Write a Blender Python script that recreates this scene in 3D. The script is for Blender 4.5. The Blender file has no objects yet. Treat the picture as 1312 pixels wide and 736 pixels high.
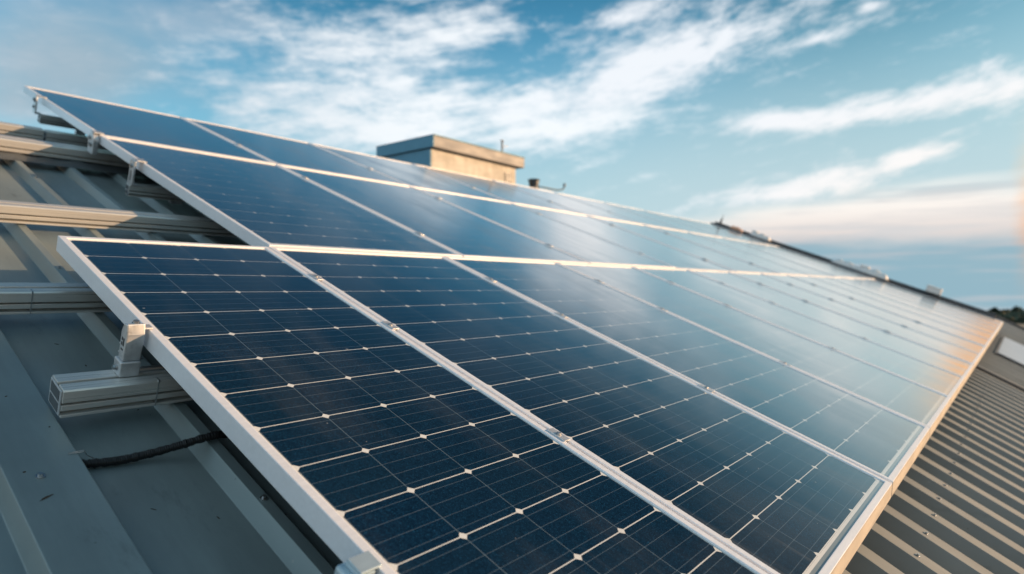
import bpy, bmesh, math, random
from math import radians as R, sin, cos, pi
from mathutils import Vector, Matrix, noise

random.seed(11)
C = bpy.context.scene.collection
SC = bpy.context.scene

# ------------------------------------------------------------------ camera
TH = R(21.242)                      # slope of the array and of the upper roof
AZ = R(39.058)                      # heading of the camera, from the row direction
CAM = Vector((-0.644, -2.3678, -0.1635))
cam_d = bpy.data.cameras.new('camera'); cam = bpy.data.objects.new('camera', cam_d); C.objects.link(cam)
cam.location = CAM
cam.rotation_euler = (R(90.03), 0, AZ - pi / 2)
cam_d.sensor_width = 36; cam_d.lens = 812.8 / 1312 * 36
cam_d.clip_start = 0.02; cam_d.clip_end = 20000
cam_d.dof.use_dof = True; cam_d.dof.focus_distance = 1.65; cam_d.dof.aperture_fstop = 2.1
SC.camera = cam

# ------------------------------------------------------------------ sun and exposure
SUN_AZ, SUN_EL = R(-44), R(10.5)
sv = Vector((cos(SUN_EL) * cos(SUN_AZ), cos(SUN_EL) * sin(SUN_AZ), sin(SUN_EL)))
sun_d = bpy.data.lights.new('sun', 'SUN'); sun = bpy.data.objects.new('sun', sun_d); C.objects.link(sun)
sun_d.energy = 5.0; sun_d.angle = R(0.6); sun_d.color = (1.0, 0.64, 0.36)
sun.rotation_euler = (-sv).to_track_quat('-Z', 'Y').to_euler()
SC.view_settings.view_transform = 'Standard'; SC.view_settings.look = 'None'
SC.view_settings.gamma = 1; SC.view_settings.use_curve_mapping = False
SC.view_settings.exposure = 0.25
SC.render.engine = 'CYCLES'
SC.cycles.max_bounces = 6; SC.cycles.glossy_bounces = 3; SC.cycles.transmission_bounces = 3
SC.cycles.use_denoising = True
SC.cycles.sample_clamp_indirect = 4

# ------------------------------------------------------------------ node helpers
class G:
    """a tiny expression builder over shader nodes"""
    def __init__(self, nt): self.nt = nt; self.k = 0
    def node(self, t, **kw):
        n = self.nt.nodes.new(t); self.k += 1
        n.location = (200 * (self.k % 20), -200 * (self.k // 20))
        for a, b in kw.items(): setattr(n, a, b)
        return n
    def put(self, sock, v):
        if isinstance(v, V): self.nt.links.new(v.s, sock)
        elif hasattr(v, 'is_output'): self.nt.links.new(v, sock)
        else:
            if isinstance(v, (tuple, list)) and sock.type == 'RGBA' and len(v) == 3: v = (*v, 1)
            sock.default_value = v
    def m(self, op, a, b=0.0, c=0.0, clamp=False):
        n = self.node('ShaderNodeMath', operation=op, use_clamp=clamp)
        for i, x in enumerate((a, b, c)): self.put(n.inputs[i], x)
        return V(self, n.outputs[0])
    def ss(self, x, lo, hi, a=0.0, b=1.0):
        n = self.node('ShaderNodeMapRange', interpolation_type='SMOOTHSTEP')
        for i, q in enumerate((x, lo, hi, a, b)): self.put(n.inputs[i], q)
        return V(self, n.outputs[0])
    def lin(self, x, lo, hi, a=0.0, b=1.0):
        n = self.node('ShaderNodeMapRange')
        for i, q in enumerate((x, lo, hi, a, b)): self.put(n.inputs[i], q)
        return V(self, n.outputs[0])
    def mix(self, f, a, b, blend='MIX'):
        n = self.node('ShaderNodeMix', data_type='RGBA', blend_type=blend)
        self.put(n.inputs[0], f); self.put(n.inputs[6], a); self.put(n.inputs[7], b)
        return V(self, n.outputs[2])
    def xyz(self, x, y, z=0.0):
        n = self.node('ShaderNodeCombineXYZ')
        for i, q in enumerate((x, y, z)): self.put(n.inputs[i], q)
        return V(self, n.outputs[0])
    def sep(self, v):
        n = self.node('ShaderNodeSeparateXYZ'); self.put(n.inputs[0], v)
        return [V(self, o) for o in n.outputs]
    def noise(self, vec, scale=1.0, detail=4.0, rough=0.5, dist=0.0):
        n = self.node('ShaderNodeTexNoise'); self.put(n.inputs['Vector'], vec)
        n.inputs['Scale'].default_value = scale; n.inputs['Detail'].default_value = detail
        n.inputs['Roughness'].default_value = rough; n.inputs['Distortion'].default_value = dist
        return V(self, n.outputs[0])
    def coord(self, which): return V(self, self.node('ShaderNodeTexCoord').outputs[which])
class V:
    def __init__(self, g, s): self.g, self.s = g, s
    def __add__(self, o): return self.g.m('ADD', self, o)
    def __sub__(self, o): return self.g.m('SUBTRACT', self, o)
    def __mul__(self, o): return self.g.m('MULTIPLY', self, o)
    def __truediv__(self, o): return self.g.m('DIVIDE', self, o)
    __radd__ = __add__; __rmul__ = __mul__
    def __rsub__(self, o): return self.g.m('SUBTRACT', o, self)
    def abs(self): return self.g.m('ABSOLUTE', self)
    def frac(self): return self.g.m('FRACT', self)
    def mod(self, o): return self.g.m('FLOORED_MODULO', self, o)
    def min(self, o): return self.g.m('MINIMUM', self, o)
    def max(self, o): return self.g.m('MAXIMUM', self, o)
    def lt(self, o): return self.g.m('LESS_THAN', self, o)
    def gt(self, o): return self.g.m('GREATER_THAN', self, o)

# ------------------------------------------------------------------ sky
def px_dir(x, y):                   # direction of the sky that stands at a photo point, as (azimuth, elevation) in degrees
    f = Vector((cos(AZ), sin(AZ), 0)); r = Vector((sin(AZ), -cos(AZ), 0))
    d = f + r * ((x - 656) / 812.8) + Vector((0, 0, 1)) * ((368 - y) / 812.8)
    d.normalize()
    return math.degrees(math.atan2(d.y, d.x)), math.degrees(math.asin(d.z))

world = bpy.data.worlds.new('World'); SC.world = world; world.use_nodes = True
nt = world.node_tree; nt.nodes.clear(); g = G(nt)
SKY = 0.1
out = g.node('ShaderNodeOutputWorld'); bg = g.node('ShaderNodeBackground')
nt.links.new(bg.outputs[0], out.inputs[0]); bg.inputs[1].default_value = SKY
d = g.coord('Generated'); dx, dy, dz = g.sep(d)
dzc = dz.max(0.004)                                             # below the horizon the haze of the horizon goes on
sky = g.node('ShaderNodeTexSky'); sky.sky_type = 'NISHITA'; sky.sun_disc = False
sky.sun_elevation = SUN_EL; sky.sun_rotation = R(90) - SUN_AZ
sky.air_density = 1.0; sky.dust_density = 0.6; sky.ozone_density = 2.5
g.put(sky.inputs[0], g.xyz(dx, dy, dzc))
el = g.m('ARCSINE', dz) * 57.2958
az = g.m('ARCTAN2', dy, dx) * 57.2958
base = g.mix(1.0, V(g, sky.outputs[0]), (0.80, 1.80, 1.78), 'MULTIPLY')
base = g.mix(1.0, base, g.mix(g.ss(az, 40.0, 8.0), (1, 1, 1), (.93, .73, .655)), 'MULTIPLY')

def W(r, gg, b): return (r / SKY, gg / SKY, b / SKY)
# pale veil towards the horizon
DARK = g.ss(el, 17.0, 36.0) * g.ss(az, -12.0, 15.0) * g.ss(az, 130.0, 100.0)
base = g.mix(1.0, base, g.mix(DARK, (1, 1, 1), (.23, .36, .44)), 'MULTIPLY')
veil = g.ss(el, 24.0, 6.0) * g.ss(az, 70.0, 20.0, 0.35, 0.92).max(g.ss(az, 80.0, 105.0) * .9).max(g.ss(az, 0.0, -30.0) * .9)
base = g.mix(veil, base, W(0.46, 0.585, 0.635))

def rot(a):
    ca, sa = cos(a), sin(a)
    return az * ca + el * sa, el * ca - az * sa
def gauss(cx, cy, x1, y1, hl, hw, amp):
    """soft elongated patch of cloud: centre, a second point along it (photo points), half length and half width in photo px"""
    a0, e0 = px_dir(cx, cy); a1, e1 = px_dir(x1, y1)
    ang = math.atan2(e1 - e0, a1 - a0)
    k = 57.3 / 812.8 * max(.62, cos(R(a0) - AZ) ** 2)
    ca, sa = cos(ang), sin(ang)
    p = (az * ca + el * sa - (a0 * ca + e0 * sa)) * (1 / (hl * k))
    q = (el * ca - az * sa - (e0 * ca - a0 * sa)) * (1 / (hw * 57.3 / 812.8))
    return g.m('POWER', 2.71828, (p * p + q * q) * -1.0) * amp
# streaky fine noise along the cirrus direction, and rounder puffs
a0, e0 = px_dir(760, 110); a1, e1 = px_dir(1000, 30); CIR = math.atan2(e1 - e0, a1 - a0)
p, q = rot(CIR)
warp = g.noise(g.xyz(az * .11, el * .11, 3.0), 1.0, 3, .5) - .5
n1 = g.noise(g.xyz(p * .085 + warp * .9, q * .30 + warp * .7, 1.7), 1.0, 9, .62)
n2 = g.noise(g.xyz(az * .13 + warp, el * .30 - warp, 7.3), 1.0, 9, .6)
n3 = g.noise(g.xyz(az * .055, el * .11, 12.4), 1.0, 6, .5)
n4 = g.noise(g.xyz(p * .34 + warp * 1.5, q * .95 + warp * 1.2, 4.2), 1.0, 8, .66)
p5, q5 = rot(CIR + .12)
n5 = g.noise(g.xyz(p5 * .26 + warp * 2.4, q5 * .95 - warp * 2.0, 14.2), 1.0, 10, .66)
streak = (gauss(900, 62, 1040, 18, 190, 34, .62) + gauss(800, 105, 900, 75, 110, 34, .40) + gauss(1052, 48, 1100, 32, 52, 8, .46) + gauss(1035, 87, 1070, 76, 40, 4, .36)
          + gauss(800, 20, 900, -15, 130, 16, .36) + gauss(1118, 6, 1130, 1, 16, 5, .4)
          + gauss(1150, 134, 1312, 100, 200, 19, .66) + gauss(985, 155, 1080, 146, 90, 11, .50) + gauss(1310, 112, 1360, 100, 80, 16, .4)
          + gauss(1100, 222, 1220, 190, 120, 17, .50) + gauss(1175, 196, 1225, 186, 45, 10, .42) + gauss(960, 252, 1080, 236, 120, 20, .48)
          + gauss(1240, 85, 1300, 70, 50, 6, .12))
dens1 = g.ss(streak + (n1 - .5) * 1.0 + (n4 - .5) * 1.15, .13, .80)
puff = (gauss(760, 158, 880, 140, 140, 30, .50) + gauss(690, 130, 740, 110, 60, 24, .36) + gauss(590, 128, 680, 115, 110, 38, .40) + gauss(500, 165, 600, 160, 110, 26, .40)
        + gauss(425, 62, 520, 30, 120, 44, .44) + gauss(575, 45, 640, 20, 75, 30, .42) + gauss(350, 135, 450, 140, 120, 35, .30) + gauss(610, 185, 700, 175, 110, 24, .34) + gauss(250, 60, 330, 20, 120, 40, .3) + gauss(470, 110, 560, 90, 120, 30, .3) + gauss(400, 175, 480, 185, 120, 24, .3) + gauss(640, 30, 720, 5, 60, 14, .25) + gauss(740, 210, 800, 205, 60, 14, .28))
dens2 = g.ss(puff + (n2 - .5) * 1.25 + (n5 - .5) * 1.2, .09, .82)
soft = (gauss(70, 60, 200, 50, 190, 75, .62) + gauss(160, 110, 300, 120, 190, 45, .34) + gauss(20, 135, 90, 140, 90, 22, .3) + gauss(300, 20, 380, 10, 120, 26, .26))
dens3 = g.ss(soft + (n3 - .5) * .8 + (n2 - .5) * .5, .05, .85)
low = gauss(1190, 285, 1330, 276, 300, 40, .95) + gauss(1010, 300, 1120, 296, 160, 30, .5)
dens4 = g.ss(low + (g.noise(g.xyz(az * .07, el * .5, 5.5), 1.0, 7, .55, .4) - .5) * 1.1, .12, .9)
# what lies outside the photograph: scattered cirrus, and an added bright fill cloud
away = g.ss(g.m('ABSOLUTE', az - 39.06), 40.0, 52.0).max(g.ss(el, 24.5, 32.0))
dens5 = g.ss(n1 * .6 + n3 * .5, .55, .80) * away * .8 * (1.0 - DARK * .85)
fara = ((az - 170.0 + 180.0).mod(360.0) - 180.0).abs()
fill_cloud = g.ss(fara, 75.0, 35.0) * g.ss(n3 * .6 + n2 * .5, .30, .62) * g.ss(el, -2.0, 6.0)  # bright cloud added behind the camera to light the left-facing sides
warm = g.ss(az, 35.0, -5.0) * g.ss(el, 20.0, 2.0)
white = g.mix(warm, W(.78, .81, .85), W(.92, .84, .77))
grey = W(.32, .40, .46)
grain = g.ss(n3 + (n2 - .5) * .5, .3, .75)
c = base
c = g.mix(dens5, c, white)
c = g.mix(fill_cloud * .85, c, W(.62, .80, .90))
c = g.mix(dens3 * .86, c, g.mix(grain, grey, W(.56, .585, .635)))
c = g.mix(dens2 * .9, c, g.mix(g.ss(az, 75.0, 45.0), W(.62, .66, .70), W(.84, .865, .89)))
c = g.mix(dens1 * .95, c, white)
shade = g.ss(g.noise(g.xyz(az * .06, el * .75, 9.1), 1.0, 6, .55, .5), .40, .66)
c = g.mix(dens4 * .92, c, g.mix(shade, g.mix(g.ss(el, 3.0, 7.5), W(.64, .55, .52), W(.92, .86, .80)), W(.60, .58, .58)))
# blue grey bank of cloud low on the right
bank = g.ss(el + (g.noise(g.xyz(az * .10, el * .4, 2.2), 1.0, 6, .55) - .5) * 2.6, 4.3, 2.6) * g.ss(az, 30.0, 16.0)
c = g.mix(bank * .94, c, g.mix(g.ss(g.noise(g.xyz(az * .09, el * 1.1, 6.6), 1.0, 5, .5), .48, .72), W(.235, .385, .465), W(.42, .46, .50)))
# golden glow round the low sun, out of the frame to the right
ge = (el - 5.6 + (n1 - .5) * 3.0) * (1 / 4.0)
glow = g.m('POWER', 2.71828, ge * ge * -1.0) * g.ss(az + (n4 - .5) * 1.6, 1.1, -1.9) * g.ss(az, -120.0, -50.0)
c = g.mix((glow * 1.45).min(1.0) * g.ss(n4, .15, .6, .80, 1.0), c, g.mix(g.ss(el, 3.0, 11.0), W(.80, .33, .085), W(.95, .58, .27)))
ga = (az + 38.0) * (1 / 20); ge = (el - 13.0) * (1 / 15.0)
glow2 = g.m('POWER', 2.71828, (ga * ga + ge * ge) * -1.0)
c = g.mix(glow2 * .6, c, W(1.7, 1.28, .86))
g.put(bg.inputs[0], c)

# ------------------------------------------------------------------ materials
def mat(name):
    m = bpy.data.materials.new(name); m.use_nodes = True
    nt = m.node_tree; b = nt.nodes['Principled BSDF']
    return m, G(nt), b
def bump(g, b, h, strength=.3, dist=.002):
    n = g.node('ShaderNodeBump'); n.inputs['Strength'].default_value = strength; n.inputs['Distance'].default_value = dist
    g.put(n.inputs['Height'], h); g.nt.links.new(n.outputs[0], b.inputs['Normal'])

def metal_mat(name, col, rough=.42, metallic=.7, stretch=(3, 60, 60), var=.12, dirt=.0, dirtcol=(.12, .09, .06)):
    m, g, b = mat(name)
    o = g.coord('Object'); x, y, z = g.sep(o)
    br = g.noise(g.xyz(x * stretch[0], y * stretch[1], z * stretch[2]), 1.0, 6, .6)
    bl = g.noise(o, 9.0, 5, .6)
    f = g.lin(br * .6 + bl * .4, .3, .7, 0, 1)
    lo = tuple(v * (1 - var) for v in col); hi = tuple(min(1, v * (1 + var)) for v in col)
    c = g.mix(f, lo, hi)
    if dirt > 0: c = g.mix(g.ss(g.noise(o, 24.0, 8, .7), .52, .75) * dirt, c, dirtcol)
    g.put(b.inputs['Base Color'], c)
    b.inputs['Metallic'].default_value = metallic
    g.put(b.inputs['Roughness'], g.lin(br, .3, .7, rough - .08, rough + .1))
    bump(g, b, br, .12, .0006)
    return m
M = {}
M['frame'] = metal_mat('frame_aluminium', (.82, .83, .87), .40, .2, (4, 90, 90), .05, .10, (.45, .40, .34))
M['rail'] = metal_mat('mill_aluminium', (.68, .665, .63), .30, .45, (1.2, 160, 160), .07, .12, (.28, .28, .28))
M['skirt'] = metal_mat('bronze_skirt', (.60, .54, .46), .42, .1, (4, 40, 40), .1, .15, (.25, .2, .15))
M['hollow_shade'] = metal_mat('painted_hollow', (.10, .115, .125), .5, .4, (40, 40, 40), .3)  # dark tone standing in for the shade inside a hollow rail
M['clamp'] = metal_mat('clamp_cast', (.62, .63, .64), .38, .6, (40, 40, 40), .2, .45, (.16, .17, .18))
M['bolt'] = metal_mat('bolt_steel', (.50, .50, .50), .3, .9, (50, 50, 50), .1)
M['dark_metal'] = metal_mat('dark_flashing', (.055, .06, .066), .45, .3, (4, 20, 20), .2)
M['shade_blue'] = metal_mat('shade_blue_flashing', (.10, .24, .33), .45, .3, (2, 8, 8), .12)  # blue of the housing's unlit side put into the colour; coping shares it
M['tan_cap'] = metal_mat('zinc_flashing', (.19, .19, .195), .55, .05, (2, 8, 8), .12)
M['white_vent'] = metal_mat('pale_vent', (.74, .72, .70), .5, .1, (8, 8, 8), .08, .2, (.3, .25, .2))
M['orange_vent'] = metal_mat('terracotta_vent', (.62, .33, .20), .6, .0, (8, 8, 8), .1)

def roof_mat(name, col, rough=.42, metallic=.25):
    m, g, b = mat(name)
    o = g.coord('Object'); x, y, z = g.sep(o)
    streaks = g.noise(g.xyz(x * 14, y * 1.1, z * 3), 1.0, 7, .62)
    cloud = g.noise(o, 2.2, 6, .6)
    speck = g.noise(o, 120.0, 2, .5)
    f = g.lin(streaks * .5 + cloud * .5, .32, .68, 0, 1)
    c = g.mix(f, tuple(v * .78 for v in col), tuple(v * 1.18 for v in col))
    grime = g.ss(g.noise(g.xyz(x * 9, y * 2.4, z * 6), 1.0, 9, .72), .56, .78)
    c = g.mix(grime * .6, c, (.055, .052, .048))
    spots = g.ss(g.noise(o, 46.0, 3, .5), .74, .78)
    c = g.mix(spots * .7, c, (.035, .032, .03))
    pale = g.ss(g.noise(g.xyz(x * 30 + 4.0, y * 30, z * 30), 1.0, 3, .5), .76, .80)
    c = g.mix(pale * .35, c, (.42, .40, .37))
    g.put(b.inputs['Base Color'], c)
    b.inputs['Metallic'].default_value = metallic
    g.put(b.inputs['Roughness'], g.lin(cloud + grime * .4, .3, .9, rough - .08, rough + .2))
    oil = g.noise(g.xyz(x * 5.0, y * 1.6, 0.0), 1.0, 2, .4)
    n0 = g.node('ShaderNodeBump'); n0.inputs['Strength'].default_value = .5; n0.inputs['Distance'].default_value = .010
    g.put(n0.inputs['Height'], oil)
    bump(g, b, speck * .3 + streaks, .18, .0012)
    g.nt.links.new(n0.outputs[0], b.inputs['Normal'].links[0].from_node.inputs['Normal'])
    dust = g.ss(g.noise(g.xyz(x * 4.0, y * .8, 2.0), 1.0, 8, .66), .46, .74)
    g.put(b.inputs['Base Color'], g.mix(dust * .30, c, tuple(min(1, v * 1.5) for v in col)))
    return m
M['roof'] = roof_mat('roof_paint', (.225, .272, .275), .36)
M['roof_low'] = roof_mat('roof_paint_lower', (.225, .240, .238), .60, .05)

def glass_mat(name, W_, H_, cols, rows, lip, mt, mb, ms):
    """monocrystalline half cells, busbars and white gaps under textured solar glass; object x runs along the row, -y downslope"""
    m, g, b = mat(name)
    o = g.coord('Object'); x, y, z = g.sep(o)
    oi = g.node('ShaderNodeObjectInfo'); rnd = V(g, oi.outputs['Random'])
    u = x - (lip + ms); v = y * -1.0 - (lip + mt)
    pu = (W_ - 2 * lip - 2 * ms) / cols; pv = (H_ - 2 * lip - mt - mb) / rows
    cu = u * (1 / pu); cv = v * (1 / pv)
    fu, fv = cu.frac(), cv.frac()
    eu_ = fu.min(1.0 - fu) * pu; ev_ = fv.min(1.0 - fv) * pv
    inside = (u.gt(-.0015)) * (u.lt(pu * cols + .0015)) * (v.gt(-.0015)) * (v.lt(pv * rows + .0015))
    gap_v = ev_.lt(.0012); diamond = (eu_ + ev_).lt(.0104)
    gap_u = eu_.lt(.0007)
    bars = ((fv * 4.0).frac() - .5).abs().lt(4.0 * .00045 / pv)
    fing = g.ss(((u * 520.0).frac() - .5).abs(), .30, .5)
    sparkle = g.noise(g.xyz(x * 420, y * 420, rnd * 40.0), 1.0, 2, .6)
    mottle = g.noise(g.xyz(x * 150, y * 150, rnd * 9.0), 1.0, 3, .6)
    idn = g.node('ShaderNodeTexWhiteNoise'); idn.noise_dimensions = '3D'
    g.put(idn.inputs['Vector'], g.xyz(g.m('FLOOR', cu), g.m('FLOOR', cv), rnd * 100.0))
    cellv = V(g, idn.outputs['Value'])
    c = g.mix(g.lin(mottle, .3, .7), (.0022, .011, .028), (.005, .024, .056))
    c = g.mix(g.ss(sparkle, .56, .70) * .85, c, (.012, .078, .165))
    c = g.mix(cellv * .30, c, (.010, .030, .050))
    c = g.mix(fing * .10, c, (.03, .07, .10))
    c = g.mix(bars * .45, c, (.20, .27, .33))
    c = g.mix(gap_u * .55, c, (.22, .30, .36))
    white = gap_v.max(diamond).max(1.0 - inside)
    wn = g.noise(o, 30.0, 4, .6)
    c = g.mix(white, c, g.mix(wn, (.60, .61, .60), (.74, .74, .72)))
    c = g.mix(v.gt(pv * rows + .009), c, (.20, .245, .27))
    # dusty film with dried run marks, thicker towards the lower edge
    dust = g.noise(g.xyz(x * 5.0, y * 1.3, rnd * 30.0), 1.0, 7, .62)
    lowf = g.ss(v, pv * rows * .80, pv * rows + .02)
    dirt = g.ss(dust + lowf * .22, .48, .78) * .045
    drip = g.ss(g.noise(g.xyz(x * 26.0, y * .7, rnd * 11.0), 1.0, 4, .55), .58, .74) * lowf * .12
    c = g.mix((dirt + drip).min(1.0), c, (.46, .45, .42))
    fleck = g.ss(g.noise(g.xyz(x * 60, y * 60, rnd * 77.0), 1.0, 2, .5), .775, .80)
    c = g.mix(fleck * .5, c, (.55, .54, .50))
    g.put(b.inputs['Base Color'], c)
    b.inputs['Roughness'].default_value = .5
    b.inputs['Specular IOR Level'].default_value = .0
    # textured front glass: faint mirror seen square on, nearly a full mirror at a glancing angle
    lw = g.node('ShaderNodeLayerWeight'); lw.inputs[0].default_value = .5
    gl = g.node('ShaderNodeBsdfGlossy'); gl.inputs['Color'].default_value = (.97, .935, .90, 1)
    g.put(gl.inputs['Roughness'], g.lin(dust, .3, .7, .10, .19) + dirt * .8)
    fac = g.ss(V(g, lw.outputs['Facing']), .52, .95, .012, .985)
    ms_ = g.node('ShaderNodeMixShader'); g.put(ms_.inputs[0], fac)
    g.nt.links.new(b.outputs[0], ms_.inputs[1]); g.nt.links.new(gl.outputs[0], ms_.inputs[2])
    outn = [q for q in g.nt.nodes if q.type == 'OUTPUT_MATERIAL'][0]; g.nt.links.new(ms_.outputs[0], outn.inputs[0])
    bump(g, b, mottle, .03, .0006)
    return m

# ------------------------------------------------------------------ mesh helpers
ROT = (TH, 0, 0)
EU = Vector((1, 0, 0)); EV = Vector((0, -cos(TH), -sin(TH))); EN = Vector((0, -sin(TH), cos(TH)))
def at(u, v, n=0.0): return EU * u + EV * v + EN * n
def box(bm, x0, x1, y0, y1, z0, z1):
    vs = [bm.verts.new((x, y, z)) for x in (x0, x1) for y in (y0, y1) for z in (z0, z1)]
    for f in ((0, 1, 3, 2), (4, 6, 7, 5), (0, 4, 5, 1), (2, 3, 7, 6), (0, 2, 6, 4), (1, 5, 7, 3)):
        bm.faces.new([vs[i] for i in f])
    return vs
def cyl(bm, p0, p1, r0, r1=None, seg=16, caps=True):
    r1 = r0 if r1 is None else r1
    p0, p1 = Vector(p0), Vector(p1); ax = (p1 - p0).normalized()
    s = ax.orthogonal().normalized(); t = ax.cross(s)
    a = [bm.verts.new(p0 + (s * cos(2 * pi * i / seg) + t * sin(2 * pi * i / seg)) * r0) for i in range(seg)]
    b = [bm.verts.new(p1 + (s * cos(2 * pi * i / seg) + t * sin(2 * pi * i / seg)) * r1) for i in range(seg)]
    for i in range(seg): bm.faces.new((a[i], a[(i + 1) % seg], b[(i + 1) % seg], b[i]))
    if caps: bm.faces.new(a[::-1]); bm.faces.new(b)
def tube(bm, pts, r, seg=12):
    pts = [Vector(p) for p in pts]; rings = []
    up = Vector((0.13, .2, 1))
    for i, p in enumerate(pts):
        t = (pts[min(i + 1, len(pts) - 1)] - pts[max(i - 1, 0)]).normalized()
        s = t.cross(up).normalized(); w = s.cross(t)
        rr = r(i) if callable(r) else r
        rings.append([bm.verts.new(p + (s * cos(2 * pi * k / seg) + w * sin(2 * pi * k / seg)) * rr) for k in range(seg)])
    for a, b in zip(rings, rings[1:]):
        for k in range(seg): bm.faces.new((a[k], a[(k + 1) % seg], b[(k + 1) % seg], b[k]))
    bm.faces.new(rings[0][::-1]); bm.faces.new(rings[-1])
def extrude_x(bm, prof, x0, x1, nseg=1):
    """profile of (y, z) points drawn along x"""
    rings = []
    for i in range(nseg + 1):
        x = x0 + (x1 - x0) * i / nseg
        rings.append([bm.verts.new((x, y, z)) for y, z in prof])
    n = len(prof)
    for a, b in zip(rings, rings[1:]):
        for k in range(n): bm.faces.new((a[k], a[(k + 1) % n], b[(k + 1) % n], b[k]))
    bm.faces.new(rings[0][::-1]); bm.faces.new(rings[-1])
def obj(name, bm, m, parent=None, loc=None, rot=None, bevel=0, smooth=False):
    bmesh.ops.recalc_face_normals(bm, faces=bm.faces)
    me = bpy.data.meshes.new(name); bm.to_mesh(me); bm.free()
    me.materials.append(m)
    o = bpy.data.objects.new(name, me); C.objects.link(o)
    if parent: o.parent = parent
    if loc is not None: o.location = loc
    if rot is not None: o.rotation_euler = rot
    if smooth:
        for p in me.polygons: p.use_smooth = True
    if bevel:
        md = o.modifiers.new('bevel', 'BEVEL'); md.width = bevel; md.segments = 2; md.limit_method = 'ANGLE'; md.angle_limit = R(40)
    return o
def thing(name, label, cat, loc=(0, 0, 0), rot=(0, 0, 0), group=None):
    o = bpy.data.objects.new(name, None); C.objects.link(o)
    o.empty_display_size = .1; o.location = loc; o.rotation_euler = rot
    o['label'] = label; o['category'] = cat
    if group: o['group'] = group
    return o
def tag(o, label, cat, group=None):
    o['label'] = label; o['category'] = cat
    if group: o['group'] = group
    return o
def struct(o, kind='structure'): o['kind'] = kind; return o

# ------------------------------------------------------------------ the land
gm, g, b = mat('meadow')
o = g.coord('Object'); x, y, z = g.sep(o)
fields = g.noise(g.xyz(x * .004, y * .011, 0.0), 1.0, 5, .55)
fine = g.noise(o, .12, 6, .65)
cc = g.mix(g.ss(fields, .40, .62), (.085, .080, .050), (.200, .170, .125))
cc = g.mix(g.ss(fine, .45, .75) * .5, cc, (.035, .045, .022))
g.put(b.inputs['Base Color'], cc); b.inputs['Roughness'].default_value = .95
SLOPE = math.tan(R(1.62))           # the land falls away gently beyond the building
GROUND0 = -8.0
def land(x, y): return GROUND0 - max(0, x - 20) * SLOPE
bm = bmesh.new()
xs = [-3000, -600, -100, 20, 60, 120, 240, 360, 480, 600, 1000, 2500]
ys = [-3000, -600, -200, -60, 0, 60, 200, 600, 3000]
grid = [[bm.verts.new((x, y, land(x, y) + (noise.noise((x * .01, y * .01, 0)) * .8 if abs(x) > 50 else 0))) for y in ys] for x in xs]
for i in range(len(xs) - 1):
    for j in range(len(ys) - 1):
        bm.faces.new((grid[i][j], grid[i + 1][j], grid[i + 1][j + 1], grid[i][j + 1]))
struct(obj('field', bm, gm))

def leaf_mat(name, a, b_):
    m, g, b = mat(name)
    o = g.coord('Object'); n = g.noise(o, .5, 4, .6)
    g.put(b.inputs['Base Color'], g.mix(g.ss(n, .35, .65), a, b_)); b.inputs['Roughness'].default_value = .9
    return m
M['leaf'] = leaf_mat('far_leaves', (.045, .060, .042), (.085, .100, .065))  # leaf tones lightened, distance haze put into the colour
bark_m, g, b = mat('bark'); g.put(b.inputs['Base Color'], (.08, .06, .045)); b.inputs['Roughness'].default_value = .95
def leaf_blob(bm, c, r, n, s):
    for _ in range(n):
        a = random.gauss(0, 1); b2 = random.gauss(0, 1); c2 = random.gauss(0, 1)
        l = math.sqrt(a * a + b2 * b2 + c2 * c2) or 1
        rr = random.random() ** .4
        p = Vector(c) + Vector((a * r[0], b2 * r[1], c2 * r[2])) * (rr / l)
        nrm = Vector((random.gauss(0, 1), random.gauss(0, 1), random.gauss(.4, 1))).normalized()
        t = nrm.orthogonal().normalized(); w = nrm.cross(t); q = s * random.uniform(.6, 1.4)
        bm.faces.new([bm.verts.new(p + t * q * i + w * q * j) for i, j in ((-1, -.6), (.7, -1), (1, .5), (-.5, 1))])
bm = bmesh.new()
for i in range(430):                # a far wood: one mass on the rim of the field
    y = random.uniform(-160, 210); x = random.uniform(440, 520) + y * .12
    h = random.uniform(4, 8) * (1.0 + .35 * noise.noise((y * .03, 0, 4)))
    w = random.uniform(3, 6)
    z0 = land(x, y)
    leaf_blob(bm, (x, y, z0 + h * .52), (w, w, h * .52), 46, 1.25)
struct(obj('far_wood', bm, M['leaf']), 'stuff')
def far_tree(x, y, h, w, label):
    t = thing('tree', label, 'tree', (x, y, land(x, y) - .2), group='trees standing above the far wood')
    bm = bmesh.new(); tube(bm, [(0, 0, 0), (.2, .1, h * .35), (0, .2, h * .8)], lambda i: (.45, .32, .12)[i], 8)
    for k in range(5):
        a = k * 1.3; tube(bm, [(0.1, .1, h * (.35 + .08 * k)), (cos(a) * w * .6, sin(a) * w * .6, h * (.52 + .08 * k))], lambda i: (.16, .05)[i], 6)
    obj('trunk', bm, bark_m, t)
    bm = bmesh.new()
    for k in range(9):
        a = k * 2.4; rr = w * .62 * ((k % 4) / 3.0)
        leaf_blob(bm, (cos(a) * rr, sin(a) * rr, h * (.52 + .055 * k)), (w * .42, w * .42, h * .15), 55, .8)
    obj('crown', bm, M['leaf'], t)
def on_land(px, dist):
    a = AZ + math.atan((656 - px) / 812.8)
    return CAM.x + dist * cos(a), CAM.y + dist * sin(a)
far_tree(*on_land(1303, 468), 8.6, 3.0, 'tallest dark green tree standing above the far wood at the right edge')
far_tree(*on_land(1274, 478), 7.8, 2.0, 'slim dark tree rising from the middle of the far wood')

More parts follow.
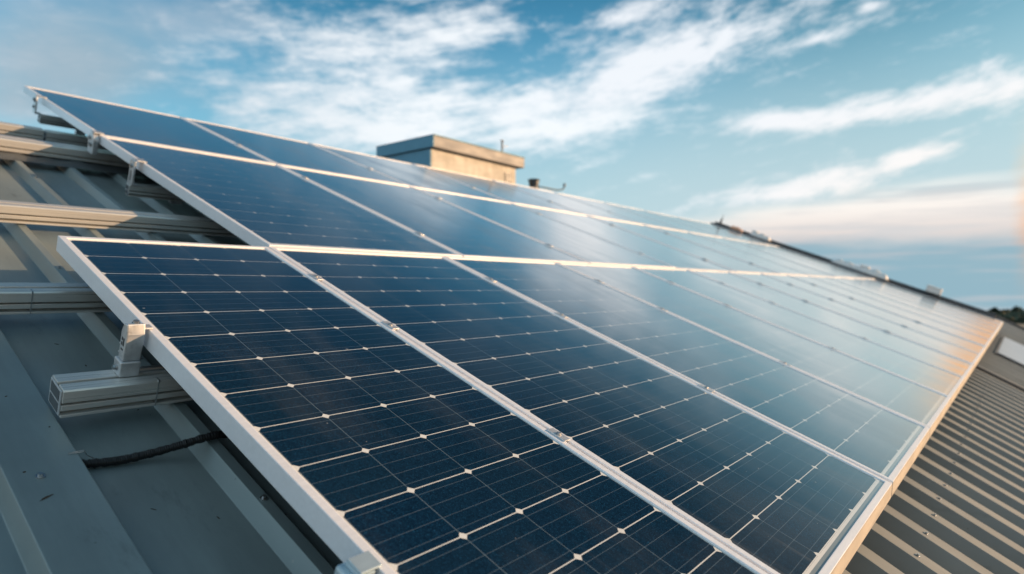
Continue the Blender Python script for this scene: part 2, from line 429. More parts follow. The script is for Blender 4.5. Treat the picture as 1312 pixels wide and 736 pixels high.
# ------------------------------------------------------------------ the roof
END = 14.35                         # far verge of the upper roof
roof = thing('metal_roof', 'grey ribbed metal roof under the solar panels', 'roof')
PAN = -.235; TOP = -.2
RIDGE_V = -2.92; BREAK_V = 2.0
PH = R(28)
def rib_profile(x0, x1, ribs, h, base, top, wide=(), fall=0.0):
    """(x, height) polyline of a ribbed sheet"""
    items = [(c - base / 2, c - top / 2, c + top / 2, c + base / 2) for c in ribs] + list(wide)
    items.sort(); pts = [(x0, 0)]
    for a, b1, c1, d1 in items:
        if a <= x0 or d1 >= x1: continue
        pts += [(a, 0), (b1, h), (c1, h - fall), (d1, 0)]
    pts.append((x1, 0)); return pts
def sheet(name, pts, org, down, nrm, length, m, thick=.004, cuts=1):
    bm = bmesh.new(); rows = []
    for k in range(cuts + 1):
        for dz in (0,):
            rows.append([bm.verts.new(org + EU * x + nrm * h + down * (length * k / cuts)) for x, h in pts])
    for a, b in zip(rows, rows[1:]):
        for i in range(len(pts) - 1): bm.faces.new((a[i], b[i], b[i + 1], a[i + 1]))
    o = obj(name, bm, m, roof)
    if sum((p.normal.dot(nrm) * p.area for p in o.data.polygons)) < 0: o.data.flip_normals()
    md = o.modifiers.new('thickness', 'SOLIDIFY'); md.thickness = thick; md.offset = -1
    md = o.modifiers.new('bevel', 'BEVEL'); md.width = .003; md.segments = 2; md.limit_method = 'ANGLE'; md.angle_limit = R(25)
    return o
ribs = [.095 + .25 * k for k in range(-18, 57) if k not in (-1, -2)]
pts = rib_profile(-4.5, END, ribs, .036, .07, .028, [(-.322, -.306, -.174, -.160)])
sheet('roof_sheet', pts, at(0, RIDGE_V, PAN), EV, EN, BREAK_V - RIDGE_V, M['roof'], cuts=2)
# lower, steeper slope
DN = Vector((0, -cos(PH), -sin(PH))); NN = Vector((0, -sin(PH), cos(PH)))
P0 = at(0, BREAK_V, TOP)
ribs = [1.634 + .2405 * k for k in range(-25, 72)]
pts = rib_profile(-4.5, 19.0, ribs, .084, .108, .076, (), .0)
LOW_L = 2.2
sheet('roof_sheet', pts, P0 - NN * .084 + DN * .012, DN, NN, LOW_L, M['roof_low'], cuts=2)
# back slope behind the ridge
ridge = at(0, RIDGE_V, PAN)
DB = Vector((0, cos(R(21)), -sin(R(21)))); NB = Vector((0, sin(R(21)), cos(R(21))))
pts = rib_profile(-4.5, END, [.065 + .5 * k for k in range(-9, 29)], .036, .07, .028)
sheet('roof_sheet', pts, ridge + DB * .004, DB, NB, 4.2, M['roof'])
# ridge cap: folded strip over both slopes
bm = bmesh.new()
prof = [ridge + EV * .14 + EN * .040, ridge + EN * .046 + EV * .01, ridge + NB * .046 + DB * .01, ridge + DB * .14 + NB * .040,
        ridge + DB * .14 + NB * .036, ridge + NB * .040 + DB * .01, ridge + EN * .040 + EV * .01, ridge + EV * .14 + EN * .036]
extrude_x(bm, [(p.y, p.z) for p in prof], -4.5, END)
obj('ridge_cap', bm, M['roof'], roof, bevel=.002)
# verge trim: dark raised edge at the far gable
bm = bmesh.new()
L0 = RIDGE_V - .82
def slab(bm, org, down, nrm, l0, l1, x0, x1, z0, z1):
    vs = [bm.verts.new(org + down * l + EU * x + nrm * z) for l in (l0, l1) for x in (x0, x1) for z in (z0, z1)]
    for f in ((0, 1, 3, 2), (4, 6, 7, 5), (0, 4, 5, 1), (2, 3, 7, 6), (0, 2, 6, 4), (1, 5, 7, 3)): bm.faces.new([vs[i] for i in f])
slab(bm, Vector((0, 0, 0)), EV, EN, L0, BREAK_V + .05, END - .28, END + .03, -.34, .035)
slab(bm, Vector((0, 0, 0)), EV, EN, L0, BREAK_V + .05, END - .05, END + .05, .036, .075)
obj('verge_trim', bm, M['dark_metal'], roof, bevel=.008)
bm = bmesh.new(); slab(bm, P0, DN, NN, 0, LOW_L, 18.95, 19.12, -.2, .05)
obj('verge_trim', bm, M['dark_metal'], roof, bevel=.006)
# lap flashing across the lower slope
bm = bmesh.new(); slab(bm, P0, DN, NN, 0.02, LOW_L - .02, 7.60, 7.72, -.03, .012)
obj('lap_flashing', bm, M['dark_metal'], roof, bevel=.004)
# translucent skylight sheet with its dark kerb
bm = bmesh.new(); slab(bm, P0, DN, NN, .27, 1.62, 9.86, 13.34, -.03, .020)
obj('skylight_kerb', bm, M['dark_metal'], roof, bevel=.004)
bm = bmesh.new()
pts = [(9.90 + .0275 * i, .022 + (.010 if i % 3 == 0 else 0)) for i in range(125)]
r0 = [bm.verts.new(P0 + DN * .30 + EU * x + NN * h) for x, h in pts]; r1 = [bm.verts.new(P0 + DN * 1.58 + EU * x + NN * h) for x, h in pts]
for i in range(len(pts) - 1): bm.faces.new((r0[i], r1[i], r1[i + 1], r0[i + 1]))
sm, g, b = mat('skylight_sheet')
n = g.noise(g.coord('Object'), 3.0, 5, .6)
g.put(b.inputs['Base Color'], g.mix(n, (.60, .64, .68), (.74, .77, .80))); b.inputs['Roughness'].default_value = .28
obj('skylight', bm, sm, roof)
# gutter and walls below
bm = bmesh.new(); e = P0 + DN * LOW_L
prof = [(e.y + .02, e.z - .02), (e.y + .02, e.z - .14), (e.y - .13, e.z - .14), (e.y - .13, e.z - .03), (e.y - .12, e.z - .03), (e.y - .12, e.z - .13), (e.y + .01, e.z - .13), (e.y + .01, e.z - .02)]
extrude_x(bm, prof, -4.5, 19.0); obj('gutter', bm, M['dark_metal'], roof)
wm, g, b = mat('wall_cladding')
n = g.noise(g.coord('Object'), 1.3, 6, .6); g.put(b.inputs['Base Color'], g.mix(n, (.24, .235, .22), (.32, .31, .29))); b.inputs['Roughness'].default_value = .8
bm = bmesh.new()
bk = ridge + DB * 4.1
prof = [(e.y + .08, GROUND0 - .4), (e.y + .08, e.z - .02), (P0.y, P0.z - .10), (ridge.y, ridge.z - .07), (bk.y, bk.z - .07), (bk.y, GROUND0 - .4)]
extrude_x(bm, prof, -4.42, END - .02)
obj('wall', bm, wm, roof)
bm = bmesh.new()
prof = [(e.y + .082, GROUND0 - .4), (e.y + .082, e.z - .04), (P0.y - .02, P0.z - .12), (P0.y - .02, GROUND0 - .4)]
extrude_x(bm, prof, END - .015, 18.93)
obj('wall', bm, wm, roof)
# small rusty scuffs on the wide flat rib
rm, g, b = mat('rust_scuff'); n = g.noise(g.coord('Object'), 90.0, 4, .7)
g.put(b.inputs['Base Color'], g.mix(n, (.008, .007, .006), (.10, .06, .035))); b.inputs['Roughness'].default_value = .9
def scuff(u, v, l, w, ang, n0=PAN + .0364):
    bm = bmesh.new(); n = 14; ring = []
    for i in range(n):
        a = 2 * pi * i / n; rr = random.uniform(.55, 1.1)
        p = Vector((cos(a) * l * rr, sin(a) * w * rr, 0)); p.rotate(Matrix.Rotation(ang, 3, 'Z'))
        ring.append(bm.verts.new(p))
    bm.faces.new(ring); r = bmesh.ops.extrude_face_region(bm, geom=bm.faces[:])
    bmesh.ops.translate(bm, vec=(0, 0, .0006), verts=[q for q in r['geom'] if isinstance(q, bmesh.types.BMVert)])
    obj('rust_scuff', bm, rm, roof, at(u, v, n0), ROT)
scuff(-.262, 1.052, .014, .0038, .5)
for u_, v_ in ((-.02, .45), (-.09, 1.12), (.01, 1.20), (-.05, .30), (-.118, .62), (.02, .72)): scuff(u_, v_, random.uniform(.003, .007), random.uniform(.0012, .0024), random.uniform(0, 3), PAN + .0003)
scuff(-.275, .955, .004, .002, .2); scuff(-.195, .80, .003, .0015, .9); scuff(-.24, .64, .003, .002, .4)

# roofing screws with washers on the rib tops
first = None
def screw(p, rx):
    global first
    if first is None:
        bm = bmesh.new(); cyl(bm, (0, 0, .0002), (0, 0, .0022), .0085, seg=14); cyl(bm, (0, 0, .0024), (0, 0, .0075), .0048, seg=6)
        first = obj('screw', bm, M['bolt'], roof, p, (rx, 0, 0)); return
    c = first.copy(); C.objects.link(c); c.location = p; c.rotation_euler = (rx, 0, 0)
for k in range(24):
    for w in (.33, .70): screw(P0 + DN * (w + random.uniform(-.006, .006)) + EU * (1.634 + .2405 * k + random.uniform(-.004, .004)), PH)
for v in (-.40, .33, .98): screw(at(-.25 + random.uniform(-.01, .01), v, PAN + .0362), TH)
for u in (.095, .345):
    for v in (-1.62, -.95, -.25, .50, 1.22): screw(at(u + random.uniform(-.002, .002), v, PAN + .0362), TH)

# ------------------------------------------------------------------ mounting rails
def rail_profile(w, h):
    """slotted rail: y across (0 = downslope front), z up from the underside; a slot in the top, two grooves in the front"""
    return [(0, 0), (0, h * .10), (.030, h * .11), (.030, h * .24), (.001, h * .24), (.001, h * .44), (.026, h * .44), (.026, h * .53), (0, h * .53),
            (0, h * .94), (.003, h), (w * .40, h), (w * .40, h - .030), (w * .53, h - .030), (w * .53, h), (w - .003, h), (w, h * .94), (w, h * .5), (w - .006, h * .44), (w - .006, h * .2), (w, h * .15), (w, 0)]
RAIL_GROUP = 'mounting rails under the array'
def rail(label, v_front, u0, u1, n_top=-.12, w=.085, h=.07, joints=(), posts=0):
    t = thing('mounting_rail', label, 'rail', at(u0, v_front, n_top - h), ROT, RAIL_GROUP)
    bm = bmesh.new(); extrude_x(bm, rail_profile(w, h), 0, u1 - u0)
    obj('rail_body', bm, M['rail'], t, bevel=.0012)
    bm = bmesh.new(); box(bm, -.0032, -.0004, .004, w - .004, .004, h - .004)
    obj('end_plate', bm, M['clamp'], t, bevel=.001)
    bm = bmesh.new(); box(bm, -.0040, -.0033, w * .16, w * .86, h * .12, h * .44); box(bm, -.0040, -.0033, w * .16, w * .86, h * .53, h * .88)  # thin dark plates on the closed end, painted shade of a hollow
    obj('end_shade_plate', bm, M['hollow_shade'], t)
    for j in joints:
        bm = bmesh.new(); box(bm, j - u0 - .0015, j - u0 + .0015, -.0014, .02, .0, h + .0012)
        obj('joint_strap', bm, M['bolt'], t)
    # feet that carry the rail on the roof ribs
    for k in range(posts if posts else 8):
        x = .25 + k * 1.75
        if x > u1 - u0 - .05: break
        zb = n_top - h - (-.2) if not posts else .33
        bm = bmesh.new(); box(bm, x - .03, x + .03, w * .2, w * .8, -(zb + .002), -.0005)
        obj('foot', bm, M['clamp'], t)
    return t
rail('short aluminium rail end in front of the black cable, nearest of all rails', .785, -.172, END - .5, joints=(.03,))
rail('shaded long rail running left from under the top of the front left panel', .180, -2.6, END - .5, w=.08, h=.07, joints=(-.09,))
rail('long sunlit rail leaving the left edge just above the front left panel', -.748, -3.2, END - .5, w=.075, h=.072)
rail('short sunlit rail end poking out below the L-shaped bracket on the middle row', -1.345, .683, END - .5, w=.055, h=.062)
rail('broad sunlit tan beam under the round bracket where middle and upper rows meet', -2.085, -3.6, END - .5, n_top=-.112, w=.12, h=.088)
rail('narrow tan beam ending at a vertical joint, above the broad beam at the left edge', -2.60, -3.6, .610, n_top=-.118, w=.07, h=.080)
rail('tan beam that continues past the vertical joint and under the top row', -2.60, .626, END - .5, n_top=-.122, w=.07, h=.078)
rail('topmost short rail at the ridge, under the highest left panel', -3.12, .715, END - .5, n_top=-.105, w=.06, h=.06, posts=8)
rail('', 1.70, .10, END - .5, w=.085, h=.07)['label'] = 'lowest rail, hidden under the lower part of the front row'

# rubble of flashing foil crumpled under the broad beam
fm = metal_mat('crumpled_membrane', (.09, .10, .105), .5, .2, (10, 10, 10), .25)
bm = bmesh.new(); nx, ny = 150, 10; gr = []
for i in range(nx + 1):
    row = []
    for j in range(ny + 1):
        x = -3.6 + 6.4 * i / nx; y = -.10 + .26 * j / ny
        e = 1 - abs(2 * j / ny - 1)
        z = .003 + (.014 + .014 * noise.noise((x * 5, y * 9, 1)) + .012 * noise.noise((x * 17, y * 20, 2))) * (e ** .6)
        row.append(bm.verts.new((x, y + .018 * noise.noise((x * 6, j * .3, 7)), max(.001, z))))
    gr.append(row)
for i in range(nx):
    for j in range(ny): bm.faces.new((gr[i][j], gr[i + 1][j], gr[i + 1][j + 1], gr[i][j + 1]))
o = obj('sealing_strip', bm, fm, None, at(0, -2.06, PAN + .034), ROT, smooth=True)
tag(o, 'crumpled dark sealing strip lying across the roof ribs below the broad tan beam', 'strip')

# ------------------------------------------------------------------ solar panels
GAP = .011; T = .05; LIP = .019
mat_cache = {}
def panel(name_label, u0, u1, v0, v1, cols, rows, lift=0.0, tilt=(0, 0)):
    W_ = u1 - u0 - GAP; H_ = v1 - v0
    t = thing('solar_panel', name_label, 'solar panel', at(u0 + GAP / 2, v0, lift), (TH + tilt[0], tilt[1], 0), 'solar panels of the array')
    mb = .022
    key = (round(W_, 3), round(H_, 3), cols, rows)
    if key not in mat_cache:
        gm_ = glass_mat('solar_glass', W_, H_, cols, rows, LIP, .008, mb, .007)
        bm = bmesh.new()            # hollow aluminium frame: four mitred bars, with the lip 4 mm above the glass
        def bar(pa, pb, qa, qb):    # outer edge pa-pb, inner edge qa-qb
            prof = []
            for (ox, oy), (ix, iy) in ((pa, qa), (pb, qb)):
                prof.append([bm.verts.new((ox, oy, 0)), bm.verts.new((ix, iy, 0)), bm.verts.new((ix, iy, -.0055)), bm.verts.new((ox + (ix - ox) * .25, oy + (iy - oy) * .25, -.012)),
                             bm.verts.new((ox + (ix - ox) * .25, oy + (iy - oy) * .25, -T)), bm.verts.new((ox, oy, -T))])
            a, b = prof
            for k in range(6): bm.faces.new((a[k], a[(k + 1) % 6], b[(k + 1) % 6], b[k]))
        o4 = [(0, 0), (W_, 0), (W_, -H_), (0, -H_)]
        i4 = [(LIP, -LIP), (W_ - LIP, -LIP), (W_ - LIP, -H_ + LIP), (LIP, -H_ + LIP)]
        for k in range(4): bar(o4[k], o4[(k + 1) % 4], i4[k], i4[(k + 1) % 4])
        bmesh.ops.remove_doubles(bm, verts=bm.verts, dist=1e-5)
        fr = obj('frame', bm, M['frame'], t, bevel=.0014)
        bm = bmesh.new(); box(bm, LIP * .7, W_ - LIP * .7, -H_ + LIP * .7, -LIP * .7, -.0095, -.0042)
        gl = obj('cell_glass', bm, gm_, t)
        bm = bmesh.new(); box(bm, W_ * .5 - .06, W_ * .5 + .06, -.22, -.12, -.030, -.0098)
        jb = obj('junction_box', bm, M['dark_metal'], t)
        sk = None
        if rows == 14:             # sloping drip skirt along the lower edge of the front row
            bm = bmesh.new(); extrude_x(bm, [(-H_ - .0004, -.003), (-H_ - .013, -.045), (-H_ - .013, -.0495), (-H_ - .0004, -.0495)], 0, W_)
            sk = obj('drip_skirt', bm, M['skirt'], t)
        mat_cache[key] = [q for q in (fr, gl, jb, sk) if q]
    else:
        for s in mat_cache[key]:
            c = s.copy(); C.objects.link(c); c.parent = t
    return t
ORD = ['first', 'second', 'third', 'fourth', 'fifth', 'sixth', 'seventh', 'eighth', 'ninth', 'tenth', 'eleventh', 'twelfth', 'thirteenth', 'fourteenth']
ROW_H = 2.182
w0 = .7205
fu = [0, w0] + [w0 + .985 * 1 + (i) * 1.0142 for i in range(13)]
for i in range(14):
    lab = ('nearest solar panel, narrow with four cells across, front left corner of the front row' if i == 0 else
           ('farthest solar panel at the right end of the front row' if i == 13 else '%s solar panel from the left in the front row along the lower roof' % ORD[i]))
    panel(lab, fu[i], fu[i + 1], 0, ROW_H, 4 if i == 0 else 5, 14, 0, (0, 0) if i < 2 else (R(random.uniform(-.12, .12)), R(random.uniform(-.12, .12))))
ru = [w0, 1.86, 3.14, 4.56, 6.04, 7.54, 9.04, 10.54, 12.04, fu[-1]]
for i in range(9):
    e = 'leftmost' if i == 0 else ('farthest right' if i == 8 else ORD[i] + ' from the left')
    panel('%s solar panel of the middle row, between front and top rows' % e, ru[i], ru[i + 1], -1.995, -.006, 6, 12, .006, (0, 0) if i < 2 else (R(random.uniform(-.12, .12)), R(random.uniform(-.1, .1))))
for i in range(9):
    e = 'leftmost' if i == 0 else ('farthest right' if i == 8 else ORD[i] + ' from the left')
    panel('%s solar panel of the top row against the sky' % e, ru[i], ru[i + 1], -3.66, -2.001, 6, 10, .010, (0, 0) if i < 2 else (R(random.uniform(-.12, .12)), R(random.uniform(-.1, .1))))

# ------------------------------------------------------------------ clamps
CG = 'end clamps on the left edges of the panels'
def hex_bolt(name, parent, x, y, z, r=.008, h=.006, axis='z'):
    bm = bmesh.new(); d = {'z': (0, 0, h), 'x': (-h, 0, 0), 'y': (0, -h, 0)}[axis]
    p = Vector((x, y, z)); cyl(bm, p, p + Vector(d), r * 1.35, seg=18); cyl(bm, p + Vector(d), p + Vector(d) * 2.2, r, seg=6)
    return obj(name, bm, M['bolt'], parent)
# near block clamp: a foot on the rail, a taller block and a hooked top over the frame
t = thing('end_clamp', 'chunky silver clamp block gripping the nearest panel above the rail end', 'clamp', at(-.0005, .730, -.1195), ROT, CG)
bm = bmesh.new(); box(bm, -.050, -.004, -.022, .022, 0, .040); obj('foot_block', bm, M['clamp'], t, bevel=.003)
bm = bmesh.new()
prof = [(-.015, .0405), (-.019, .112), (-.012, .137), (.008, .132), (.018, .110), (.014, .0405)]
extrude_x(bm, prof, -.045, -.004); obj('upper_block', bm, M['clamp'], t, bevel=.003)
bm = bmesh.new(); box(bm, -.034, .014, -.013, .010, .1212, .1262); obj('hook', bm, M['clamp'], t, bevel=.0015)
hex_bolt('bolt', t, -.022, -.001, .131, .007, .005)
hex_bolt('bolt', t, -.0502, 0, .020, .006, .004, 'x')
bm = bmesh.new(); cyl(bm, (-.018, -.001, .1265), (-.018, -.001, .1290), .0125, seg=20); obj('washer', bm, M['bolt'], t)
bm = bmesh.new(); box(bm, -.0453, -.0042, .0140, .0186, .052, .056); box(bm, -.0453, -.0042, .0140, .0190, .075, .078); obj('clamp_rib', bm, M['clamp'], t, bevel=.001)
bm = bmesh.new()
for k, (a, b2, c2, d2) in enumerate([(-.012, -.004, .078, .098), (0, .008, .078, .086), (0, .008, .090, .098), (-.010, .006, .066, .070)]):
    box(bm, -.0456, -.0448, a * .8, b2 * .8, c2, d2)
obj('stamped_mark', bm, M['dark_metal'], t)
bm = bmesh.new(); cyl(bm, (-.0038, -.014, .015), (.075, -.014, .015), .007, seg=14); obj('pin', bm, M['bolt'], t)
# round two-bolt bracket at the joint of middle and top rows
t = thing('end_clamp', 'rounded two-bolt bracket where middle and top rows meet at the left', 'clamp', at(w0 + .004, -2.03, -.112), ROT, CG)
bm = bmesh.new(); cyl(bm, (-.034, 0, .078), (-.004, 0, .078), .046, seg=28); box(bm, -.033, -.005, -.044, .044, 0, .07); obj('bracket_plate', bm, M['clamp'], t, bevel=.002)
bm = bmesh.new(); box(bm, -.033, .022, -.03, .03, .1235, .131); obj('hook', bm, M['clamp'], t, bevel=.002)
hex_bolt('bolt', t, -.0342, .012, .090, .010, .006, 'x'); hex_bolt('bolt', t, -.0342, -.014, .055, .010, .006, 'x')
# L bracket on the middle row
t = thing('end_clamp', 'tall slotted L-shaped bracket on the short middle rail', 'clamp', at(w0 + .004, -1.365, -.1195), ROT, CG)
bm = bmesh.new(); box(bm, -.040, -.030, -.03, .03, 0, .128); box(bm, -.0298, -.004, -.03, .03, 0, .008); box(bm, -.0298, .018, -.03, .03, .1285, .136); obj('bracket_plate', bm, M['clamp'], t, bevel=.002)
hex_bolt('bolt', t, -.0402, 0, .10, .009, .005, 'x')
bm = bmesh.new(); box(bm, -.0408, -.0402, -.006, .006, .02, .075); obj('slot', bm, M['dark_metal'], t)
# bracket on the top row
t = thing('end_clamp', 'upright bracket on the topmost rail under the highest panel', 'clamp', at(w0 + .004, -3.15, -.1045), ROT, CG)
bm = bmesh.new(); box(bm, -.046, -.036, -.028, .028, 0, .100); cyl(bm, (-.046, 0, .100), (-.036, 0, .100), .028, seg=20); box(bm, -.0358, -.004, -.028, .028, 0, .008); box(bm, -.0358, .018, -.02, .02, .1170, .124); obj('bracket_plate', bm, M['clamp'], t, bevel=.002)
hex_bolt('bolt', t, -.0462, 0, .095, .010, .006, 'x'); hex_bolt('bolt', t, -.0462, 0, .045, .008, .005, 'x')
# pale blue clip at the bottom of the picture
bcm = metal_mat('anodised_clip', (.50, .62, .68), .4, .5, (30, 30, 30), .08)
t = thing('end_clamp', 'pale blue clip on the near edge of the nearest panel at the bottom', 'clamp', at(-.0005, 1.665, -.1195), ROT, CG)
bm = bmesh.new(); box(bm, -.042, -.002, -.030, .030, .0, .110); obj('foot_block', bm, bcm, t, bevel=.005)
bm = bmesh.new(); box(bm, -.030, -.0015, -.020, .022, .1105, .119); box(bm, -.030, .012, -.018, .020, .1198, .1245); obj('hook', bm, bcm, t, bevel=.0015)
hex_bolt('bolt', t, -.0425, .012, .088, .006, .003, 'x')

# mid clamps between neighbouring panels
mid = None
def mid_clamp(u, v, label, lift=0.0):
    global mid
    if mid is None:
        t = thing('mid_clamp', label, 'clamp', at(u, v, lift), ROT, 'mid clamps between panels')
        bm = bmesh.new(); box(bm, -.013, .013, -.030, .030, .0005, .0040); box(bm, -.004, .004, -.028, .028, -.045, .0003); obj('clamp_plate', bm, M['clamp'], t, bevel=.001)
        hex_bolt('bolt', t, 0, 0, .0042, .0055, .0022)
        mid = t; return
    c = mid.copy(); C.objects.link(c); c.location = at(u, v, lift); c['label'] = label
    for ch in list(mid.children):
        k = ch.copy(); C.objects.link(k); k.parent = c
for s in range(1, 9):
    for v, w in ((.35, 'upper'), (.80, 'middle'), (1.52, 'lower')):
        mid_clamp(fu[s], v, 'mid clamp on the %s end of the %s seam of the front row' % (w, ORD[s - 1]) if w != 'middle' else 'mid clamp half way along the %s seam of the front row' % ORD[s - 1])
for s in range(1, 6):
    for v, w in ((-1.62, 'upper'), (-.38, 'lower')):
        mid_clamp(ru[s], v, 'mid clamp on the %s end of the %s seam of the middle row' % (w, ORD[s - 1]), .008)
    mid_clamp(ru[s], -2.6, 'mid clamp on the %s seam of the top row' % ORD[s - 1], .012)

# ------------------------------------------------------------------ cable on the roof
cm, g, b = mat('black_conduit'); o_ = g.coord('Object'); n = g.noise(o_, 60.0, 4, .7)
g.put(b.inputs['Base Color'], g.mix(g.ss(n, .6, .75), (.005, .005, .006), (.03, .027, .024))); b.inputs['Roughness'].default_value = .5
t = thing('cable', 'black corrugated cable lying across the roof pan under the nearest panel', 'cable', at(-.15, .92, PAN), ROT)
ctrl = [(-.168, .929, .012), (-.145, .935, .012), (-.117, .940, .012), (-.087, .944, .013), (-.056, .946, .016), (-.025, .950, .021), (.005, .957, .030), (.036, .965, .040), (.069, .970, .049), (.116, .970, .051), (.17, .962, .035), (.24, .95, .013), (.40, .94, .012)]
pp = []
for i in range(len(ctrl) - 1):
    for k in range(24):
        f = k / 24; a = Vector(ctrl[max(0, i - 1)]); b1 = Vector(ctrl[i]); c1 = Vector(ctrl[i + 1]); d1 = Vector(ctrl[min(len(ctrl) - 1, i + 2)])
        p = .5 * ((2 * b1) + (c1 - a) * f + (2 * a - 5 * b1 + 4 * c1 - d1) * f * f + (3 * b1 - a - 3 * c1 + d1) * f ** 3)
        pp.append((p.x + .15, -(p.y - .92), p.z))
bm = bmesh.new(); tube(bm, pp, lambda i: .0094 + .0013 * sin(i * 1.9) + .0026 * noise.noise((i * .13, 0, 0)) + .0014 * noise.noise((i * .6, 3, 0)), 12); obj('sheath', bm, cm, t, smooth=True)
bm = bmesh.new(); tube(bm, [(.010, .004, .012), (-.004, .003, .024), (-.012, .002, .0385), (-.03, .001, .0390), (-.042, -.001, .0385), (-.03, -.003, .0388), (-.014, -.003, .0385)], .0009, 8); obj('wire_end', bm, M['bolt'], t)

# ------------------------------------------------------------------ roof-top housing behind the ridge
hm, g, b = mat('weathered_render')
o_ = g.coord('Object'); x, y, z = g.sep(o_)
n = g.noise(g.xyz(x * 2.2, y * 2.2, z * 6), 1.0, 7, .65); st = g.noise(g.xyz(x * 7, y * 7, z * .9), 1.0, 5, .6)
cc = g.mix(g.ss(n * .6 + st * .4, .35, .68), (.50, .46, .39), (.78, .73, .64)); cc = g.mix(g.ss(st, .58, .75) * .4, cc, (.16, .13, .10))
g.put(b.inputs['Base Color'], cc); b.inputs['Roughness'].default_value = .85; bump(g, b, n, .3, .01)
HX, HY, HZ = 6.45, 5.0, 2.29
def back_z(y): return (ridge + DB * ((y - ridge.y) / DB.y)).z
t = thing('rooftop_housing', 'square rooftop plant housing with a flat overhanging cap behind the ridge', 'housing', (HX, HY, back_z(HY)))
zb = back_z(HY); hz = HZ - zb; LX, LY = 2.36, 1.42
bm = bmesh.new(); box(bm, .04, LX - .14, .10, LY - .12, -.65, hz - .205); obj('wall', bm, hm, t, bevel=.01)
bm = bmesh.new(); box(bm, 0, LX, 0, LY, hz - .20, hz - .012); obj('cap', bm, M['tan_cap'], t, bevel=.008)
bm = bmesh.new(); box(bm, -.014, LX + .014, -.014, LY + .014, hz - .011, hz); obj('coping', bm, M['shade_blue'], t, bevel=.003)
bm = bmesh.new(); box(bm, -.012, -.001, .0, LY, hz - .199, hz - .013); obj('shaded_fascia', bm, M['shade_blue'], t, bevel=.003)  # cap face on the unlit side, its shade given as blue colour
bm = bmesh.new(); box(bm, .031, .0385, .11, LY - .13, -.6, hz - .21); obj('shaded_side_sheet', bm, M['shade_blue'], t)  # thin sheet added to colour the unlit wall side with blue shade
bm = bmesh.new(); box(bm, LX - .46, LX - .30, .088, .0995, hz - .62, hz - .33); obj('louvre', bm, M['dark_metal'], t)
# aerial stub on the cap
t = thing('aerial', 'short thin dark aerial standing on the right of the housing cap', 'aerial', (8.45, 5.25, HZ))
bm = bmesh.new(); cyl(bm, (0, 0, .0005), (0, 0, .02), .05, seg=16); cyl(bm, (0, 0, .02), (0, 0, .30), .018, .016, seg=12); obj('mast', bm, M['dark_metal'], t)
bm = bmesh.new(); cyl(bm, (-.035, 0, .285), (.035, 0, .285), .014, seg=10); obj('tip', bm, M['dark_metal'], t)
bm = bmesh.new(); tube(bm, [(0, .0, .2), (.10, 0, .19), (.16, 0, .22)], .006, 8); obj('whisker', bm, M['bolt'], t)
# vent pipe right of the housing
def ray_at_y(px, py, Y):
    f = Vector((cos(AZ), sin(AZ), 0)); r = Vector((sin(AZ), -cos(AZ), 0))
    d = f + r * ((px - 656) / 812.8) + Vector((0, 0, 1)) * ((368 - py) / 812.8)
    return CAM + d * ((Y - CAM.y) / d.y)
p = ray_at_y(684, 240, 4.75); zb = back_z(4.75)
t = thing('vent_pipe', 'squat vent pipe with a dark rain cap right of the housing', 'vent', (p.x, 4.75, zb))
h = p.z - zb
bm = bmesh.new(); cyl(bm, (0, 0, -.1), (0, 0, h + .02), .085, .085, seg=24); obj('pipe', bm, M['tan_cap'], t)
bm = bmesh.new(); cyl(bm, (0, 0, h + .04), (0, 0, h + .12), .095, .095, seg=28); cyl(bm, (0, 0, h + .12), (0, 0, h + .15), .115, .105, seg=28); cyl(bm, (0, 0, h + .02), (0, 0, h + .04), .06, .06, seg=12); obj('rain_cap', bm, M['dark_metal'], t, bevel=.006)
# bent conduit with an upturned end, by the vent
p0 = ray_at_y(699, 240.5, 4.5); p1 = ray_at_y(713, 243.5, 4.5); p2 = ray_at_y(720, 243, 4.5); p3 = ray_at_y(723, 238.5, 4.5)
t = thing('bent_conduit', 'thin dark conduit with an upturned end beside the vent pipe', 'conduit', (p1.x, 4.5, back_z(4.5)))
L = Vector(t.location)
bm = bmesh.new(); q0 = ray_at_y(690, 239, 4.5) - L
tube(bm, [(q0.x - .02, 0, -.05), (q0.x - .01, 0, q0.z * .8), q0, p0 - L, p1 - L, p2 - L, ray_at_y(722.6, 241, 4.5) - L, p3 - L], .014, 10); obj('pipe', bm, M['dark_metal'], t, smooth=True)
bm = bmesh.new(); cyl(bm, p3 - L, p3 - L + Vector((.01, 0, .05)), .024, seg=12); obj('end_cap', bm, M['dark_metal'], t)

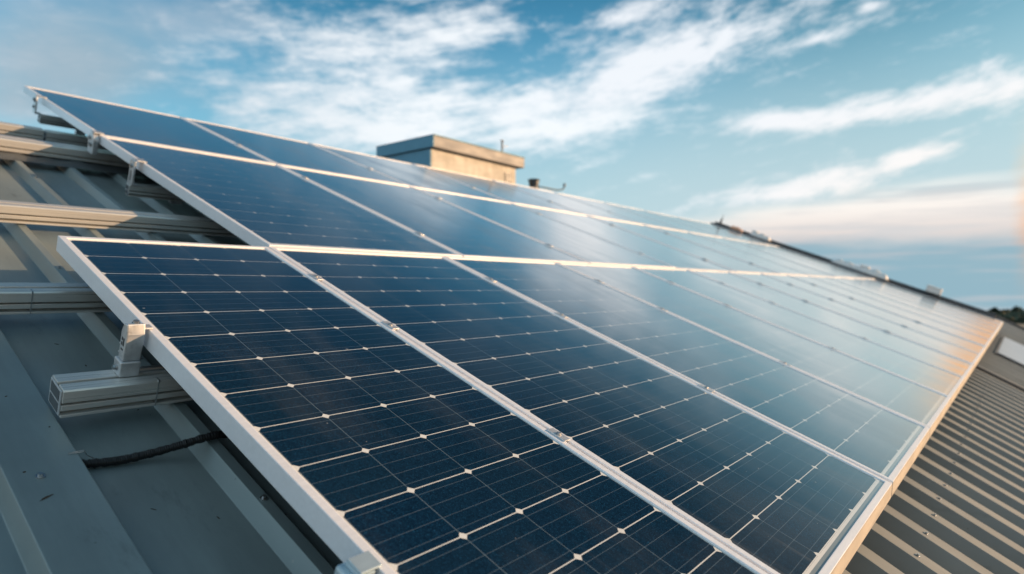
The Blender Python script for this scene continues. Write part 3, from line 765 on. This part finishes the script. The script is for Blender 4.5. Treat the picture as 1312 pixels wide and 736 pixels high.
# ------------------------------------------------------------------ small fittings on the far verge
def cowl(label, v, lu, lv, h, m, cap=True, n0=.036):
    t = thing('vent_cowl', label, 'vent', at(END - .17, v, n0), ROT, 'vent cowls along the far verge')
    bm = bmesh.new(); ny = 14; na = 9; rows = []
    for i in range(ny + 1):
        f = i / ny; s = (1 - abs(2 * f - 1) ** 3) ** .5 * (1 + .12 * sin(f * 19))
        rows.append([bm.verts.new((cos(pi * k / na) * lu / 2 * max(s, .12), (f - .5) * lv, max(0.002, sin(pi * k / na)) * h * max(s, .1))) for k in range(na + 1)])
    for a, b in zip(rows, rows[1:]):
        for k in range(na): bm.faces.new((a[k], a[k + 1], b[k + 1], b[k]))
        bm.faces.new((a[0], b[0], b[-1], a[-1]))
    bm.faces.new(rows[0]); bm.faces.new(rows[-1][::-1])
    obj('hood', bm, m, t, smooth=False)
    bm = bmesh.new(); box(bm, -lu * .56, lu * .56, -lv * .54, lv * .54, .0005, .012); obj('base_flange', bm, M['tan_cap'], t)
    if cap:
        bm = bmesh.new(); box(bm, -lu * .30, lu * .30, lv * .15, lv * .42, h * .75, h * 1.15); obj('louvre', bm, M['white_vent'], t, bevel=.01)
cowl('small terracotta vent cowl near the top of the far verge', -3.15, .16, .34, .08, M['orange_vent'], False)
cowl('pale vent cowl level with the middle of the top row on the far verge', -2.56, .18, .50, .11, M['white_vent'])
cowl('long low white vent cowl on the far verge above the larger one', -.66, .18, .62, .11, M['white_vent'], False)
cowl('largest white vent cowl on the far verge at the front and middle row joint', -.14, .20, .62, .13, M['white_vent'])
t = thing('junction_box', 'small cream box on the outer rim of the far verge', 'box', at(END - .02, .96, .076), ROT)
bm = bmesh.new(); box(bm, -.09, .09, -.13, .13, 0, .11); obj('housing', bm, M['white_vent'], t, bevel=.015)
bm = bmesh.new(); box(bm, -.095, .095, -.135, .135, .1102, .125); obj('lid', bm, M['white_vent'], t, bevel=.008)
t = thing('lightning_rod', 'short thin dark rod at the top of the far verge', 'rod', at(END, -3.62, .076), ROT)
bm = bmesh.new(); cyl(bm, (0, 0, 0), (0, 0, .05), .035, .022, seg=14); cyl(bm, (0, 0, .05), (0, 0, .12), .020, .016, seg=14); obj('base', bm, M['dark_metal'], t)
bm = bmesh.new(); cyl(bm, (0, 0, .12), (0, 0, .22), .010, .005, seg=10); obj('spike', bm, M['bolt'], t)
